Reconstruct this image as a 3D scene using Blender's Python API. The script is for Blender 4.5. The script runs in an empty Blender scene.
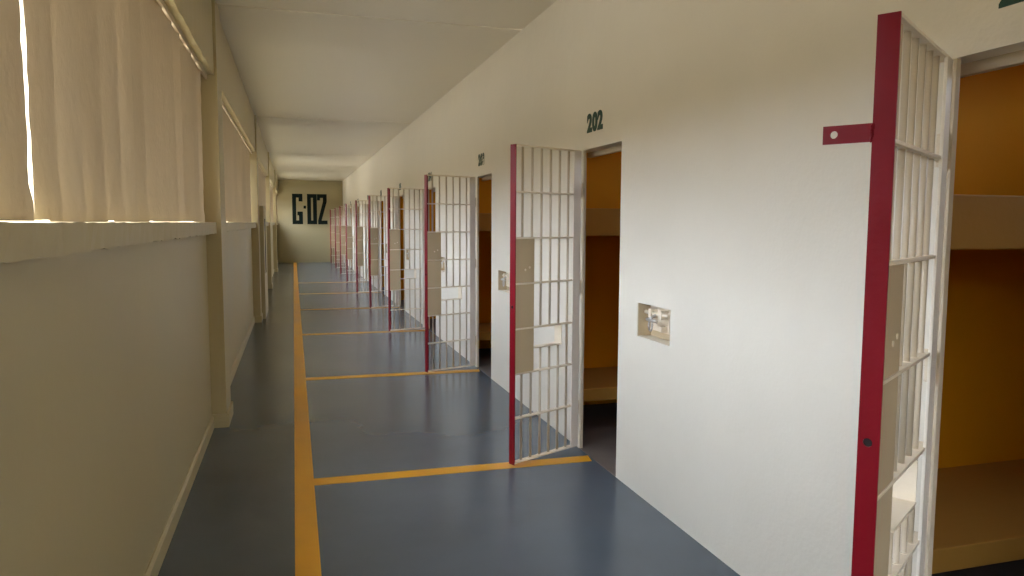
import bpy, bmesh, math, random
from mathutils import Vector, Matrix
random.seed(7)
S = bpy.context.scene
COL = S.collection

# ------------------------------------------------------------------ materials
def paint(name, col, rough=0.45, bump=0.12, scale=9.0, var=0.06, stretch=(1, 1, 1), spec=0.5, metallic=0.0,
          dirt=0.0, dirt_col=(0.1, 0.08, 0.05), rvar=0.1, fine=60.0):
    m = bpy.data.materials.new(name); m.use_nodes = True
    nt = m.node_tree; N = nt.nodes; L = nt.links
    b = N['Principled BSDF']
    b.inputs['Metallic'].default_value = metallic
    b.inputs['Specular IOR Level'].default_value = spec
    tc = N.new('ShaderNodeTexCoord'); mp = N.new('ShaderNodeMapping')
    geo = N.new('ShaderNodeNewGeometry')
    mp.inputs['Scale'].default_value = stretch
    L.new(geo.outputs['Position'], mp.inputs['Vector'])
    n1 = N.new('ShaderNodeTexNoise'); n1.inputs['Scale'].default_value = scale; n1.inputs['Detail'].default_value = 5
    n2 = N.new('ShaderNodeTexNoise'); n2.inputs['Scale'].default_value = fine; n2.inputs['Detail'].default_value = 3
    n3 = N.new('ShaderNodeTexNoise'); n3.inputs['Scale'].default_value = scale * 0.22; n3.inputs['Detail'].default_value = 6
    for n in (n1, n2, n3): L.new(mp.outputs['Vector'], n.inputs['Vector'])
    r = N.new('ShaderNodeValToRGB')
    r.color_ramp.elements[0].position = 0.3; r.color_ramp.elements[1].position = 0.7
    lo = [max(0, c * (1 - var)) for c in col] + [1]; hi = [min(1, c * (1 + var)) for c in col] + [1]
    r.color_ramp.elements[0].color = lo; r.color_ramp.elements[1].color = hi
    L.new(n3.outputs['Fac'], r.inputs['Fac'])
    src = r.outputs['Color']
    if dirt > 0:
        n4 = N.new('ShaderNodeTexNoise'); n4.inputs['Scale'].default_value = scale * 1.7; n4.inputs['Detail'].default_value = 8
        L.new(mp.outputs['Vector'], n4.inputs['Vector'])
        r4 = N.new('ShaderNodeValToRGB'); r4.color_ramp.elements[0].position = 0.66; r4.color_ramp.elements[1].position = 0.8
        r4.color_ramp.elements[1].color = (dirt, dirt, dirt, 1)
        L.new(n4.outputs['Fac'], r4.inputs['Fac'])
        mx = N.new('ShaderNodeMix'); mx.data_type = 'RGBA'
        L.new(r4.outputs['Color'], mx.inputs[0]); L.new(src, mx.inputs[6]); mx.inputs[7].default_value = (*dirt_col, 1)
        src = mx.outputs[2]
    L.new(src, b.inputs['Base Color'])
    mr = N.new('ShaderNodeMapRange'); mr.inputs['To Min'].default_value = max(0.02, rough - rvar); mr.inputs['To Max'].default_value = rough + rvar
    L.new(n3.outputs['Fac'], mr.inputs['Value']); L.new(mr.outputs['Result'], b.inputs['Roughness'])
    if bump > 0:
        ad = N.new('ShaderNodeMath'); ad.operation = 'MULTIPLY_ADD'; ad.inputs[1].default_value = 0.25
        L.new(n2.outputs['Fac'], ad.inputs[0]); L.new(n1.outputs['Fac'], ad.inputs[2])
        bp = N.new('ShaderNodeBump'); bp.inputs['Strength'].default_value = bump; bp.inputs['Distance'].default_value = 0.02
        L.new(ad.outputs[0], bp.inputs['Height']); L.new(bp.outputs['Normal'], b.inputs['Normal'])
    return m

M = {}
M['wall'] = paint('cream_wall_paint', (0.72, 0.665, 0.55), 0.36, 0.20, 7, 0.03, (1, 1, 1.0), dirt=0.25, dirt_col=(0.66, 0.60, 0.48))
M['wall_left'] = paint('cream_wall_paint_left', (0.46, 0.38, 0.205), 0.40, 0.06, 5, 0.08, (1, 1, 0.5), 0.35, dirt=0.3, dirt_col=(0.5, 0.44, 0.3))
M['fin'] = paint('concrete_fin_paint', (0.54, 0.43, 0.285), 0.6, 0.16, 8, 0.08, (1, 1, 0.5), dirt=0.5, dirt_col=(0.42, 0.34, 0.22))
M['ceiling'] = paint('ceiling_paint', (0.66, 0.60, 0.475), 0.32, 0.05, 2.2, 0.04, (0.7, 1.2, 1))
M['end'] = paint('end_wall_paint', (0.26, 0.21, 0.10), 0.5, 0.1, 5, 0.05)
M['floor'] = paint('blue_grey_floor_paint', (0.077, 0.098, 0.119), 0.23, 0.02, 3.0, 0.22, (1, 1, 1), dirt=0.3, dirt_col=(0.065, 0.075, 0.085), rvar=0.08, fine=40)
M['yellow'] = paint('yellow_line_paint', (0.66, 0.31, 0.010), 0.38, 0.08, 6, 0.10, dirt=0.35, dirt_col=(0.36, 0.17, 0.02))
M['gate'] = paint('cream_gate_enamel', (0.76, 0.66, 0.50), 0.33, 0.12, 30, 0.05)
M['stile'] = paint('pale_stile_enamel', (0.84, 0.78, 0.67), 0.33, 0.1, 30, 0.04)
M['jamb'] = paint('tan_jamb_enamel', (0.50, 0.42, 0.30), 0.4, 0.1, 20, 0.05)
M['bar'] = paint('shaded_bar_enamel', (0.52, 0.43, 0.305), 0.36, 0.12, 30, 0.05)  # gate enamel darkened so the bars' shaded look is in the colour
M['tan'] = paint('tan_plate_enamel', (0.48, 0.38, 0.235), 0.38, 0.08, 14, 0.05)
M['red'] = paint('dark_red_enamel', (0.175, 0.004, 0.010), 0.36, 0.12, 25, 0.08, (1, 1, 1), 0.28)
M['orange'] = paint('orange_cell_paint', (0.66, 0.28, 0.006), 0.65, 0.1, 6, 0.08, spec=0.12)
M['bunk'] = paint('ochre_bunk_paint', (0.46, 0.25, 0.05), 0.6, 0.1, 6, 0.06, spec=0.15)
M['cellfloor'] = paint('grey_concrete', (0.13, 0.11, 0.095), 0.6, 0.2, 8, 0.2, dirt=0.5, dirt_col=(0.08, 0.07, 0.06))
M['green'] = paint('dark_green_paint', (0.004, 0.040, 0.022), 0.5, 0, 8, 0.1)
M['black'] = paint('black_green_paint', (0.004, 0.008, 0.005), 0.7, 0, 8, 0.1, spec=0.1)
M['steel'] = paint('bare_steel', (0.55, 0.53, 0.50), 0.35, 0.1, 40, 0.1, metallic=0.9)
M['dark'] = paint('cavity_shade', (0.012, 0.011, 0.010), 0.8, 0, 8, 0.1)  # near-black paint for the shade inside the bolt hole and casing gap
M['ground'] = paint('outside_ground', (0.30, 0.26, 0.20), 0.9, 0.1, 2, 0.1)

# ------------------------------------------------------------------ mesh helpers
class MB:
    def __init__(s): s.bm = bmesh.new()
    def box(s, a, b, bev=0.0):
        a, b = [min(p, q) for p, q in zip(a, b)], [max(p, q) for p, q in zip(a, b)]
        vs = [s.bm.verts.new((x, y, z)) for x in (a[0], b[0]) for y in (a[1], b[1]) for z in (a[2], b[2])]
        fs = [(0, 1, 3, 2), (4, 6, 7, 5), (0, 4, 5, 1), (2, 3, 7, 6), (0, 2, 6, 4), (1, 5, 7, 3)]
        faces = [s.bm.faces.new([vs[i] for i in f]) for f in fs]
        if bev > 0:
            es = list({e for f in faces for e in f.edges})
            bmesh.ops.bevel(s.bm, geom=es, offset=bev, segments=2, affect='EDGES', profile=0.6)
        return s
    def rod(s, p, q, r, n=10, r2=None):
        p, q = Vector(p), Vector(q); d = (q - p).normalized()
        u = d.orthogonal().normalized(); v = d.cross(u); r2 = r if r2 is None else r2
        A = [s.bm.verts.new(p + r * (math.cos(t) * u + math.sin(t) * v)) for t in [2 * math.pi * k / n for k in range(n)]]
        B = [s.bm.verts.new(q + r2 * (math.cos(t) * u + math.sin(t) * v)) for t in [2 * math.pi * k / n for k in range(n)]]
        for k in range(n):
            f = s.bm.faces.new((A[k], A[(k + 1) % n], B[(k + 1) % n], B[k])); f.smooth = True
        s.bm.faces.new(A[::-1]); s.bm.faces.new(B)
        return s
    def path(s, pts, r, n=8):
        for a, b in zip(pts[:-1], pts[1:]):
            s.rod(a, b, r, n)
            c = bmesh.ops.create_uvsphere(s.bm, u_segments=n, v_segments=6, radius=r, matrix=Matrix.Translation(b))
            for v in c['verts']:
                for f in v.link_faces: f.smooth = True
        return s
    def prism(s, poly, axis, lo, hi):
        """extrude 2-D polygon (list of (u,v)) along axis between lo and hi"""
        def P(u, v, w):
            return (w, u, v) if axis == 0 else ((u, w, v) if axis == 1 else (u, v, w))
        A = [s.bm.verts.new(P(u, v, lo)) for u, v in poly]; B = [s.bm.verts.new(P(u, v, hi)) for u, v in poly]
        n = len(poly)
        for k in range(n): s.bm.faces.new((A[k], A[(k + 1) % n], B[(k + 1) % n], B[k]))
        s.bm.faces.new(A[::-1]); s.bm.faces.new(B)
        return s
    def holed_plate(s, u0, u1, v0, v1, lo, hi, hu, hv, hr, axis=0, n=16):
        """plate normal to axis, with a round hole through it"""
        def P(u, v, w):
            return (w, u, v) if axis == 0 else ((u, w, v) if axis == 1 else (u, v, w))
        m = min(hu - u0, u1 - hu, hr * 2.2)
        vA, vB = hv - m * 1.0, hv + m * 1.0
        if vA - v0 > 1e-4: s.box(P(u0, v0, lo), P(u1, vA, hi))
        if v1 - vB > 1e-4: s.box(P(u0, vB, lo), P(u1, v1, hi))
        per = []
        for k in range(n):
            t = 2 * math.pi * (k + 0.5) / n; c, q = math.cos(t), math.sin(t)
            su = (u1 - hu) if c > 0 else (hu - u0)
            f = min(su / abs(c) if abs(c) > 1e-6 else 1e9, (m) / abs(q) if abs(q) > 1e-6 else 1e9)
            per.append((hu + f * c, hv + f * q))
        for (cu, cv) in ((u0, vA), (u1, vA), (u1, vB), (u0, vB)):
            k = min(range(n), key=lambda i: (per[i][0] - cu) ** 2 + (per[i][1] - cv) ** 2); per[k] = (cu, cv)
        cir = [(hu + hr * math.cos(2 * math.pi * (k + 0.5) / n), hv + hr * math.sin(2 * math.pi * (k + 0.5) / n)) for k in range(n)]
        O = [[s.bm.verts.new(P(u, v, w)) for u, v in per] for w in (lo, hi)]
        I = [[s.bm.verts.new(P(u, v, w)) for u, v in cir] for w in (lo, hi)]
        for k in range(n):
            j = (k + 1) % n
            s.bm.faces.new((O[0][k], I[0][k], I[0][j], O[0][j])); s.bm.faces.new((O[1][k], O[1][j], I[1][j], I[1][k]))
            s.bm.faces.new((I[0][k], I[1][k], I[1][j], I[0][j])); s.bm.faces.new((O[0][k], O[0][j], O[1][j], O[1][k]))
        return s
    def build(s, name, mat, parent=None, loc=None):
        bmesh.ops.recalc_face_normals(s.bm, faces=s.bm.faces[:])
        me = bpy.data.meshes.new(name); s.bm.to_mesh(me); s.bm.free()
        o = bpy.data.objects.new(name, me); COL.objects.link(o)
        me.materials.append(mat if not isinstance(mat, str) else M[mat])
        if parent: o.parent = parent
        if loc: o.location = loc
        return o

def empty(name, loc=(0, 0, 0), rz=0.0):
    o = bpy.data.objects.new(name, None); COL.objects.link(o); o.location = loc; o.rotation_euler = (0, 0, rz)
    o.empty_display_size = 0.1
    return o
def tag(o, label, cat, group=None):
    o['label'] = label; o['category'] = cat
    if group: o['group'] = group
    return o
def struct(o): o['kind'] = 'structure'; return o
def kids(o, table): return table.get(o.name, [])
def copy_tree(o, parent=None):
    c = o.copy(); COL.objects.link(c); c.parent = parent
    for ch in [x for x in list(COL.objects) if x.parent == o]: copy_tree(ch, c)
    return c

# ------------------------------------------------------------------ dimensions (metres; camera stands at x=0,y=0)
XR, XL, H, YE, YB = 1.93, -0.64, 3.27, 30.57, -3.6
NC = 10
hinge = [1.812, 4.79, 7.87, 10.95, 14.08, 17.22, 20.35, 23.48, 26.61, 29.74]
DW, DH, WT = 0.625, 2.105, 0.020            # doorway width, height, corridor wall thickness
def dw(h): return 0.66 if h < 2 else DW
PIL = [6.05 + 6.3 * i for i in range(-1, 4)]
SILL0, SILL1, BEAM = 1.515, 1.597, 2.70

# ------------------------------------------------------------------ floor and its lines
fl = MB().box((XL - 0.25, YB, -0.12), (XR, YE, 0.0)).build('floor', 'floor'); struct(fl)
ln = MB().box((-0.024, -1.0, 0.0), (0.091, YE - 0.02, 0.0025)).build('floor_line', 'yellow')
tag(ln, 'long yellow line painted down the length of the grey corridor floor', 'floor marking')
ordn = ['201', '202', '203', '204', '205', '206', '207', '208', '209', '210']
which = ['first', 'second', 'third', 'fourth', 'fifth', 'sixth', 'seventh', 'eighth', 'ninth', 'tenth']
stripe_desc = {1: 'yellow stripe across the floor nearest the camera, running under gate 202',
               2: 'yellow stripe across the floor running under gate 203, second nearest',
               3: 'third yellow cross stripe from the front, under the fourth open gate',
               4: 'fourth yellow cross stripe from the front, under the fifth open gate',
               5: 'fifth yellow cross stripe from the front, under the sixth open gate',
               6: 'sixth yellow cross stripe from the front, under the seventh open gate'}
for i in range(1, 7):
    y = 4.585 + 3.128 * (i - 1)
    s = MB().prism([(0.091, y - 0.06 ), (1.905, y - 0.085), (1.925, y + 0.03), (0.091, y + 0.06)], 2, 0.0, 0.0025).build('floor_stripe', 'yellow')
    tag(s, stripe_desc[i], 'floor marking', 'yellow stripes across the floor')

# ------------------------------------------------------------------ ceiling with shallow joints at the pilasters
cb = MB(); edges = [YB] + [p + 0.2 for p in PIL if p > YB] + [YE]
for a, b in zip(edges[:-1], edges[1:]):
    cb.box((XL - 0.3, a + 0.012, H), (XR + 0.02, b - 0.012, H + 0.15), 0.008)
cb.box((XL - 0.3, YB, H + 0.02), (XR + 0.02, YE, H + 0.2))
struct(cb.build('ceiling', 'ceiling'))

# ------------------------------------------------------------------ right wall: openings for doors and lock niches
NZ0, NZ1, NY0, NY1, ND = 0.945, 1.142, -0.885, -1.278, 0.09   # niche relative to hinge
wr = MB()
prev = YB
for h in hinge:
    d0, d1 = h - dw(h), h                        # doorway
    n1, n0 = h + NY0, h + NY1
    wr.box((XR, prev, 0), (XR + WT, n0, H))
    wr.box((XR, n0, 0), (XR + WT, n1, NZ0)); wr.box((XR, n0, NZ1), (XR + WT, n1, H))
    wr.box((XR + WT, n0 - 0.05, NZ0 - 0.06), (XR + ND + 0.05, n0, NZ1 + 0.06)); wr.box((XR + WT, n1, NZ0 - 0.06), (XR + ND + 0.05, n1 + 0.05, NZ1 + 0.06))
    wr.box((XR + WT, n0, NZ0 - 0.06), (XR + ND + 0.05, n1, NZ0)); wr.box((XR + WT, n0, NZ1), (XR + ND + 0.05, n1, NZ1 + 0.06))
    wr.box((XR + ND, n0, NZ0), (XR + ND + 0.05, n1, NZ1))
    wr.box((XR + WT, d0 - 0.05, DH), (XR + 0.10, d1 + 0.15, DH + 0.30))
    wr.box((XR + WT, d0 - 0.09, 0), (XR + 0.15, d0, DH))
    wr.box((XR, n1, 0), (XR + WT, d0, H))
    wr.box((XR, d0, DH), (XR + WT, d1, H))
    prev = d1
wr.box((XR, prev, 0), (XR + WT, YE, H))
struct(wr.build('wall_right', 'wall'))

# door linings: steel frame set back in each doorway
for i, h in enumerate(hinge):
    m = MB(); t = 0.012
    m.box((XR + 0.004, h - t, 0.0), (XR + 0.022, h, DH), 0.002); m.box((XR + 0.088, h - dw(h), 0.0), (XR + 0.118, h - dw(h) + t, DH - 0.036), 0.002)
    m.box((XR + 0.088, h - dw(h) - 0.03, DH - 0.036), (XR + 0.118, h + 0.14, DH), 0.002)
    struct(m.build('door_%d' % (i + 1), 'jamb'))

# ------------------------------------------------------------------ cells behind the wall
CX0, CX1, CH = XR + WT, 4.25, 2.95
added_win = []
for i, h in enumerate(hinge):
    y0, y1 = (hinge[i - 1] + 1.26 if i else h - 1.8), h + 1.15
    m = MB(); T = 0.05
    wa, wb, wz0, wz1 = h - 0.65, h + 0.15, 2.40, 2.70  # small high opening, added out of view to light the upper cell walls
    m.box((CX1, y0, 0), (CX1 + T, wa, CH)); m.box((CX1, wb, 0), (CX1 + T, y1, CH)); m.box((CX1, wa, 0), (CX1 + T, wb, wz0)); m.box((CX1, wa, wz1), (CX1 + T, wb, CH))
    m.box((CX0, y1, 0), (CX1 + T, y1 + T, CH)); m.box((CX0, y0 - T, 0), (CX1 + T, y0, CH))
    m.box((CX0, y0 - T, CH), (CX1 + T, y1 + T, CH + T))
    m.box((CX0, y0, DH + 0.31), (CX0 + 0.012, y1, CH)); m.box((CX0, h + 0.05, 0), (CX0 + 0.012, y1, DH + 0.31))
    struct(m.build('wall_cell_%s' % which[i], 'orange'))
    g = MB()
    for q in range(5): g.rod((CX1 + 0.025, wa + 0.08 + 0.16 * q, wz0), (CX1 + 0.025, wa + 0.08 + 0.16 * q, wz1), 0.009, 8)
    g.box((CX1 + 0.02, wa, wz0 + 0.10), (CX1 + 0.03, wb, wz0 + 0.12))
    struct(g.build('window_%d' % (i + 6), 'gate')); added_win.append((wa, wb, wz0, wz1))  # bars across the added, unseen opening
    f = MB(); f.box((XR, h - dw(h), -0.1), (CX0, h, 0.004)); f.box((CX0, y0, -0.1), (CX1, y1, 0.004))
    struct(f.build('floor_cell_%s' % which[i], 'cellfloor'))
for i in range(3):
    h = hinge[i]; yf, yb = h + 0.38, h + 1.15
    up = MB().box((CX0 + 0.012, yf, 1.510), (CX1, yb, 1.718), 0.006).build('bunk_slab', 'bunk')
    lo = MB().box((CX0 + 0.012, yf, 0.235), (CX1, yb, 0.335), 0.006).build('bunk_slab', 'bunk')
    tag(up, 'upper ochre bunk slab at shoulder height inside the %s cell, seen through doorway' % which[i], 'bunk', 'concrete bunks in the cells')
    tag(lo, 'lower ochre bunk slab near the floor inside the %s cell, seen through doorway' % which[i], 'bunk', 'concrete bunks in the cells')

# ------------------------------------------------------------------ left wall, sill, beam, pilasters, baseboard
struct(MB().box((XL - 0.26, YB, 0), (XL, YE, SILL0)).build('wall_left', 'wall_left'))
def rough_bar(x0, x1, y0, y1, z0, z1, jit, n):
    m = MB(); rings = []
    for k in range(n + 1):
        y = y0 + (y1 - y0) * k / n
        j = lambda: random.uniform(-jit, jit)
        rings.append([m.bm.verts.new(v) for v in ((x0, y, z0), (x1 + j() * .5, y, z0 + j()), (x1 + j() * .5, y, z1 + j() * .5), (x0, y, z1))])
    for a, b in zip(rings[:-1], rings[1:]):
        for k in range(4): m.bm.faces.new((a[k], a[(k + 1) % 4], b[(k + 1) % 4], b[k]))
    m.bm.faces.new(rings[0][::-1]); m.bm.faces.new(rings[-1])
    return m
bounds = []
ys = [YB - 0.4] + PIL + [YE]
for k in range(len(ys) - 1):
    a = max(YB, ys[k] + 0.40) if k else YB
    b = ys[k + 1]
    if b - a > 0.3: bounds.append((a, b))
for k, (a, b) in enumerate(bounds):
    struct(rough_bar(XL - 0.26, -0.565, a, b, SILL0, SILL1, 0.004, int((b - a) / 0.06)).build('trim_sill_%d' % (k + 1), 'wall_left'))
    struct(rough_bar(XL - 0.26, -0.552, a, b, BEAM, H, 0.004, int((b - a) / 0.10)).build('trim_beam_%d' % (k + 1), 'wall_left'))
    # slatted window: vertical concrete fins, overlapping like a closed blind
    m = MB(); s = 0.262; n = int((b - a - 0.25) / s); y = a + ((b - a) - n * s) * 0.62
    if k == 1: y = 2.025 - s * round((2.025 - a) / s - 0.1)
    th = math.radians(19)
    w, t = 0.160, 0.022; nz = 26; zt, zb = BEAM - 0.004, SILL1 + 0.0015
    m.box((-0.80, a, SILL1), (-0.66, 1.25 if k == 1 else max(a + 0.01, y - 0.16), BEAM))
    m.box((-0.613, a, BEAM - 0.035), (-0.598, b, BEAM))
    yy = y
    while k == 1 and yy < 1.4: yy += s
    while yy < b - 0.16:
        if 20.4 < yy < 22.6 or 26.2 < yy < 28.4:
            yy += s; continue
        tha = th + random.uniform(-0.07, 0.05); ux, uy = -math.sin(tha), -math.cos(tha); nx, ny = math.cos(tha), -math.sin(tha)
        rows = []
        dz = random.choice((0.0, 0.002, 0.005, 0.007)); ox = random.uniform(-0.014, 0.008); wv = 0.109 if (k == 1 and abs(yy - 2.287) < 0.1) else w; tw = random.uniform(-0.008, 0.008)
        for q in range(nz + 1):
            z = zb + dz + (zt - zb - dz) * q / nz
            e0 = random.uniform(-0.003, 0.003) - (0.012 if q < 2 else 0) ; e1 = random.uniform(-0.003, 0.003); o = tw * (q / nz - .5)
            p = lambda u, v: m.bm.verts.new((-0.615 + ox + ux * u + nx * (v + o), yy + uy * u + ny * (v + o), z))
            rows.append([p(e0, -t / 2), p(e0 + 0.004, t / 2), p(wv + e1, t / 2), p(wv + e1, -t / 2)])
        for r0, r1 in zip(rows[:-1], rows[1:]):
            for c in range(4): m.bm.faces.new((r0[c], r0[(c + 1) % 4], r1[(c + 1) % 4], r1[c]))
        m.bm.faces.new(rows[0][::-1]); m.bm.faces.new(rows[-1])
        yy += s
    m.box((-0.82, yy - s - 0.03, SILL1), (-0.66, max(yy - s, b - (0.0 if k == 1 else 0.09)), BEAM))
    struct(m.build('window_%d' % (k + 1), 'fin'))
for k, y in enumerate(PIL):
    m = MB(); m.box((XL - 0.26, y, 0), (-0.53, y + 0.40, H), 0.006)
    m.prism([(XL, y - 0.016), (-0.514, y - 0.016), (-0.514, y + 0.416), (XL, y + 0.416)], 2, 0.0, 0.105)
    struct(m.build('trim_pilaster_%d' % (k + 1), 'wall_left'))
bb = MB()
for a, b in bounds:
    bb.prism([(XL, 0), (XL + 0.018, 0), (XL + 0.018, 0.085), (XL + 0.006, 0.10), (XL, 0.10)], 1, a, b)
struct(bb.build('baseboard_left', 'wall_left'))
# boxed casing behind the second pilaster on the left
cas = empty('pier_casing', (XL + 0.002, 12.77, 0))
tag(cas, 'shoulder-high cream casing with a dark vertical gap, beyond the second left pilaster', 'casing')
m = MB(); xa, xb = -0.002, 0.17
m.box((0, 0, 0), (xb, 0.30, 1.87), 0.004); m.box((0, 0.90, 0), (xb, 1.25, 1.87), 0.004)
m.box((0, 0.30, 0), (xb, 0.90, 0.72)); m.box((0, 0.30, 1.66), (xb, 0.90, 1.87))
m.build('casing_body', 'wall_left', cas)
MB().box((0, 0.301, 0.721), (xb - 0.006, 0.899, 1.659)).build('gap_shade', 'dark', cas)  # near-flush dark panel painted in place of the gap's shade

# ------------------------------------------------------------------ far wall with block sign, near wall with entrance
struct(MB().box((XL - 0.3, YE, 0), (XR + WT, YE + 0.2, H + 0.1)).build('wall_far', 'end'))
nw = MB(); nw.box((XL - 0.3, YB - 0.2, 0), (-0.1, YB, H)); nw.box((1.4, YB - 0.2, 0), (XR + 0.3, YB, H)); nw.box((-0.1, YB - 0.2, 2.2), (1.4, YB, H))
struct(nw.build('wall_near', 'wall'))
sg = empty('block_sign', (0.0, YE, 1.53)); tag(sg, 'large black block letters G-02 painted on the olive end wall', 'wall lettering')
yl = -0.006
def rects(rs):
    m = MB()
    for r in rs:
        if len(r) == 4 and not isinstance(r[0], tuple): m.box((r[0], yl, r[1]), (r[2], 0.0, r[3]))
        else: m.prism(list(r), 1, yl, 0.0)
    return m
b = 0.15
G = rects([(0.0, 0, b, 1.2), (b, 1.2 - b, 0.395, 1.2), (0.395 - b, 0.90, 0.395, 1.2 - b), (b, 0, 0.40, b), (0.40 - b, b, 0.40, 0.50), (0.19, 0.50 - b, 0.40 - b, 0.50)])
G.build('letter_g', 'black', sg)
rects([(0.43, 0.62, 0.53, 0.735)]).build('dot', 'black', sg)
rects([(0.57, 0, 0.57 + b, 1.2), (0.945 - b, 0, 0.945, 1.2), (0.57 + b, 0, 0.945 - b, b), (0.57 + b, 1.2 - b, 0.945 - b, 1.2)]).build('digit_zero', 'black', sg)
rects([(0.955, 0.95, 1.07, 1.2 - b), (0.955, 1.2 - b, 1.33, 1.2), (1.33 - b, 0.90, 1.33, 1.2 - b),
       ((1.33 - b, 0.90), (1.33, 0.90), (1.12, b), (0.985, b)), (0.985, 0, 1.35, b)]).build('digit_two', 'black', sg)
sg.location.x = -0.03

# ------------------------------------------------------------------ painted cell numbers
def number(txt, i):
    cu = bpy.data.curves.new('cell_number', 'FONT'); cu.body = txt; cu.size = 0.160; cu.offset = 0.008; cu.extrude = 0.0015
    cu.align_x = 'CENTER'; cu.space_character = 1.12
    tmp = bpy.data.objects.new('tmp', cu); COL.objects.link(tmp)
    dg = bpy.context.evaluated_depsgraph_get()
    me = bpy.data.meshes.new_from_object(tmp.evaluated_get(dg)); bpy.data.objects.remove(tmp)
    me.materials.clear(); me.materials.append(M['green'])
    o = bpy.data.objects.new('cell_number', me); COL.objects.link(o)
    o.matrix_world = Matrix(((0, 0, -1, XR - 0.0015), (-1, 0, 0, hinge[i] - (0.28 if i == 0 else 0.20)), (0, 1, 0, 2.222), (0, 0, 0, 1)))
    tag(o, 'dark green number %s painted above the %s cell doorway from the camera' % (txt, which[i]), 'wall number', 'cell numbers over the doorways')
for i, t in enumerate(ordn): number(t, i)

# ------------------------------------------------------------------ barred gates
GL, GT, GB = 0.648, 2.098, 0.028
zr = [GB + (GT - GB) * k / 7 for k in range(8)]
def make_gate():
    g = empty('cell_gate')
    # free stile: red angle iron with bolt hole in its end face
    m = MB(); m.holed_plate(-0.043, 0.008, GB - 0.012, GT + 0.004, GL - 0.006, GL, -0.020, 1.06, 0.0115, axis=0)
    m.box((GL - 0.045, -0.043, GB - 0.012), (GL - 0.006, -0.037, GT + 0.004))
    st = m.build('free_stile', 'red', g)
    MB().box((GL - 0.034, -0.0365, 1.02), (GL - 0.0065, -0.003, 1.10)).build('lock_case', 'dark', g)
    # hinge stile: flat bar
    MB().box((0.008, 0.000, GB), (0.082, 0.010, GT), 0.002).build('hinge_stile', 'stile', g)
    for k in range(8):
        m = MB(); z = zr[k]; m.box((0.012, -0.030, z - 0.005), (GL - 0.007, 0.006, z + 0.005), 0.0015)
        for q in range(6):
            x = GL - 0.006 - 0.078 - 0.0895 * q
            m.rod((x, -0.014, z - 0.0065), (x, -0.014, z + 0.0065), 0.0165, 10)
        m.build('cross_bar', 'gate', g)
    hz0 = 0.78
    for q in range(6):
        x = GL - 0.006 - 0.078 - 0.0895 * q
        m = MB()
        if q in (2, 3, 4):
            m.rod((x, -0.014, GB), (x, -0.014, hz0), 0.0088, 10); m.rod((x, -0.014, zr[3]), (x, -0.014, GT), 0.0088, 10)
        else: m.rod((x, -0.014, GB), (x, -0.014, GT), 0.0088, 10)
        m.build('bar', 'bar', g)
    # lock plate beside the red stile
    m = MB(); px0, px1 = GL - 0.006 - 0.176, GL - 0.0065
    for k in (2, 3, 4): m.box((px0, -0.002, zr[k] + 0.006), (px1, 0.004, zr[k + 1] - 0.006), 0.0015)
    lp = m.build('lock_plate', 'tan', g)
    for (x, z) in ((0.085, 1.30), (0.045, 1.315)):
        MB().rod((px0 + x, 0.0035, z), (px0 + x, 0.0065, z), 0.008, 12).build('pale_disc', 'gate', lp)  # two small pale discs on the lock plate
    # food hatch: shelf and side plates between the bars
    xs, xe = GL - 0.006 - 0.078 - 0.0895 * 4 - 0.012, px0 - 0.001
    m = MB(); m.box((xs, -0.055, hz0 - 0.005), (xe, 0.012, hz0 + 0.003), 0.001)
    m.box((xs, -0.055, hz0 + 0.003), (xs + 0.006, 0.010, zr[3] - 0.006)); m.box((xe - 0.006, -0.055, hz0 + 0.003), (xe, -0.003, zr[3] - 0.006))
    m.build('food_hatch', 'gate', g)
    for z in (0.30, 1.16, 1.83):
        m = MB(); m.rod((-0.002, -0.011, z - 0.05), (-0.002, -0.011, z + 0.05), 0.013, 12); m.rod((-0.002, -0.011, z - 0.002), (-0.002, -0.011, z + 0.002), 0.0142, 12)
        m.box((0, -0.016, z - 0.04), (0.03, -0.006, z + 0.04))
        m.build('hinge', 'gate', g)
    return g
ang = [33.4, 25.6, 20.5, 18, 25, 27, 25, 30, 34, 31]
gate_desc = ['barred cream gate nearest the camera, cut by the right edge, with a red holed tab',
             'open barred cream gate with dark red stile in front of doorway 202',
             'open barred cream gate with dark red stile in front of doorway 203',
             'fourth open barred gate from the front, just behind the 203 gate',
             'fifth open barred gate down the corridor, between fourth and sixth',
             'sixth open barred gate down the corridor, fifth from the far end',
             'seventh open barred gate down the corridor, fourth from the far end',
             'eighth open barred gate down the corridor, third from the far end',
             'ninth open barred gate, last but one before the olive end wall',
             'farthest open barred gate, right beside the olive end wall']
proto = make_gate()
for i, h in enumerate(hinge):
    g = proto if i == 0 else copy_tree(proto)
    g.location = (XR - 0.016, h - 0.006, 0); g.rotation_euler = (0, 0, math.pi + math.radians(ang[i]))
    if i: g.scale = (0.955, 1, 1)
    tag(g, gate_desc[i], 'gate', 'barred gates along the right wall')
# holed tab welded to the nearest gate's red stile (made after copying, so only this gate has it)
m = MB(); m.holed_plate(-0.158, -0.0435, 1.802, 1.847, GL - 0.005, GL + 0.001, -0.132, 1.825, 0.0095, axis=0)
tb = m.build('latch_tab', 'red', proto); tb['label'] = 'red tab with a round hole'
m = MB()
for k in range(9):
    z = 1.804 + 0.005 * k
    c = bmesh.ops.create_icosphere(m.bm, subdivisions=1, radius=0.0042, matrix=Matrix.Translation((GL + 0.0005 + random.uniform(-.001, .001), -0.0435 + random.uniform(-.002, .002), z)))
m.build('weld_bead', 'red', tb)

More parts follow.
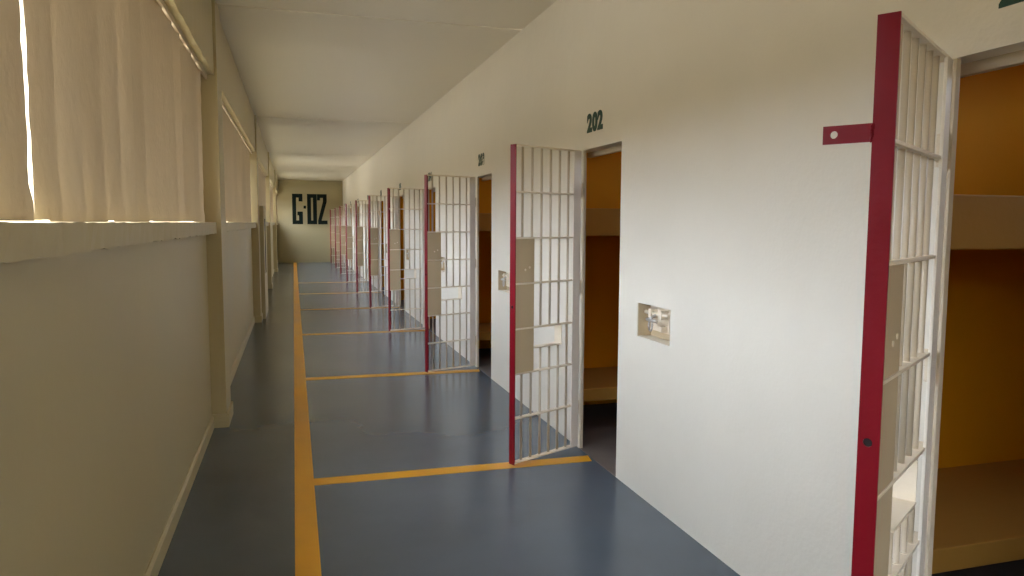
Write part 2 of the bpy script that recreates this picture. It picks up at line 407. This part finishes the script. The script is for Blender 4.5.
# ------------------------------------------------------------------ bolts in the wall niches
def make_bolt():
    r = empty('niche_bolt')          # origin: centre of niche back wall; -x towards the corridor
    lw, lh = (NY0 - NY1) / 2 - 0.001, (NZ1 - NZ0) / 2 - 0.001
    m = MB(); m.box((-0.004, -lw - 0.035, -lh), (-0.001, lw - 0.035, lh)); m.box((-ND + 0.004, lw - 0.039, -lh), (-0.004, lw - 0.035, lh))  # tan plates added to put the niche's shade into their colour
    m.build('niche_shade', 'tan', r)
    MB().box((-0.012, -0.075, -0.06), (0.0, 0.15, 0.085), 0.002).build('back_plate', 'gate', r)
    m = MB(); m.rod((-0.040, -0.12, 0.045), (-0.040, 0.155, 0.045), 0.011, 14); m.build('bolt_rod', 'gate', r)
    for y in (-0.05, 0.075):
        m = MB(); m.box((-0.058, y - 0.015, 0.020), (-0.012, y + 0.015, 0.070), 0.003); m.build('bracket', 'gate', r)
    m = MB(); m.rod((-0.040, 0.015, 0.045), (-0.088, 0.015, 0.018), 0.008, 10); m.rod((-0.088, 0.045, 0.015), (-0.088, -0.075, 0.015), 0.0085, 10); m.build('handle', 'steel', r)
    pts = [(-0.070, 0.035 + 0.022 * math.cos(t), -0.022 + 0.030 * math.sin(t)) for t in [k * math.pi / 8 for k in range(17)]]
    MB().path(pts, 0.005).build('ring', 'steel', r)
    MB().box((-0.05, -0.06, -0.05), (-0.012, -0.03, -0.018), 0.003).build('keeper', 'gate', r)
    return r
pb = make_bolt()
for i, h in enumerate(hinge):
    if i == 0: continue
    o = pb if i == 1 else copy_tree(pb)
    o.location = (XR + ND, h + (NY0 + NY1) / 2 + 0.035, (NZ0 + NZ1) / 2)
    tag(o, 'cream steel bolt in the wall niche just before the %s cell doorway' % which[i], 'bolt', 'bolts in the wall niches')

# ------------------------------------------------------------------ outside ground
struct(MB().box((-30, YB - 25, -0.6), (XL - 0.27, YE + 15, -0.5)).build('floor_outside', 'ground'))

# ------------------------------------------------------------------ daylight
W = bpy.data.worlds.new('daylight'); S.world = W; W.use_nodes = True
nt = W.node_tree; N = nt.nodes; L = nt.links
bg = N['Background']
tc = N.new('ShaderNodeTexCoord'); sx = N.new('ShaderNodeSeparateXYZ'); L.new(tc.outputs['Generated'], sx.inputs[0])
rp = N.new('ShaderNodeValToRGB'); L.new(sx.outputs['Z'], rp.inputs['Fac'])
SKY = (0.74, 0.83, 1.0); GR = (0.075, 0.065, 0.045)
rp.color_ramp.elements[0].position = 0.14; rp.color_ramp.elements[0].color = (*GR, 1)
rp.color_ramp.elements[1].position = 0.19; rp.color_ramp.elements[1].color = (*SKY, 1)
L.new(rp.outputs['Color'], bg.inputs['Color']); bg.inputs['Strength'].default_value = 24.0
def portal(x, y, z, sx_, sy_, rot):
    l = bpy.data.lights.new('sky_portal', 'AREA'); l.shape = 'RECTANGLE'; l.size = sx_; l.size_y = sy_; l.cycles.is_portal = True
    o = bpy.data.objects.new('sky_portal', l); COL.objects.link(o); o.location = (x, y, z); o.rotation_euler = rot
for a, b in bounds:
    portal(-0.92, (a + b) / 2, (SILL1 + BEAM) / 2, BEAM - SILL1 + 0.3, b - a, (0, -math.pi / 2, 0))

for a, b, c, d in added_win[:5]:
    portal(CX1 + 0.06, (a + b) / 2, (c + d) / 2, d - c, b - a, (0, math.pi / 2, 0))

portal(0.65, YB - 0.22, 1.1, 1.5, 2.2, (-math.pi / 2, 0, 0))

# ------------------------------------------------------------------ camera
f, yaw, pitch, roll = 734.94, 0.28856, 0.087496, 0.00525
cy, sy, cp, sp = math.cos(yaw), math.sin(yaw), math.cos(pitch), math.sin(pitch)
fw = Vector((sy * cp, cy * cp, -sp)); rt = Vector((cy, -sy, 0)); up = rt.cross(fw)
r2 = math.cos(roll) * rt + math.sin(roll) * up; u2 = -math.sin(roll) * rt + math.cos(roll) * up
cam = bpy.data.cameras.new('camera'); cam.sensor_width = 36; cam.lens = f / 1024 * 36; cam.clip_start = 0.02; cam.clip_end = 300
co = bpy.data.objects.new('camera', cam); COL.objects.link(co)
co.matrix_world = Matrix(((r2.x, u2.x, -fw.x, 0), (r2.y, u2.y, -fw.y, 0), (r2.z, u2.z, -fw.z, 1.6), (0, 0, 0, 1)))
S.camera = co
S.view_settings.view_transform = 'Standard'; S.view_settings.look = 'None'; S.view_settings.gamma = 1.0
S.view_settings.use_curve_mapping = False; S.view_settings.exposure = 0.2
S.cycles.diffuse_bounces = 8; S.cycles.max_bounces = 12; S.cycles.caustics_reflective = False; S.cycles.caustics_refractive = False
S.cycles.use_denoising = True
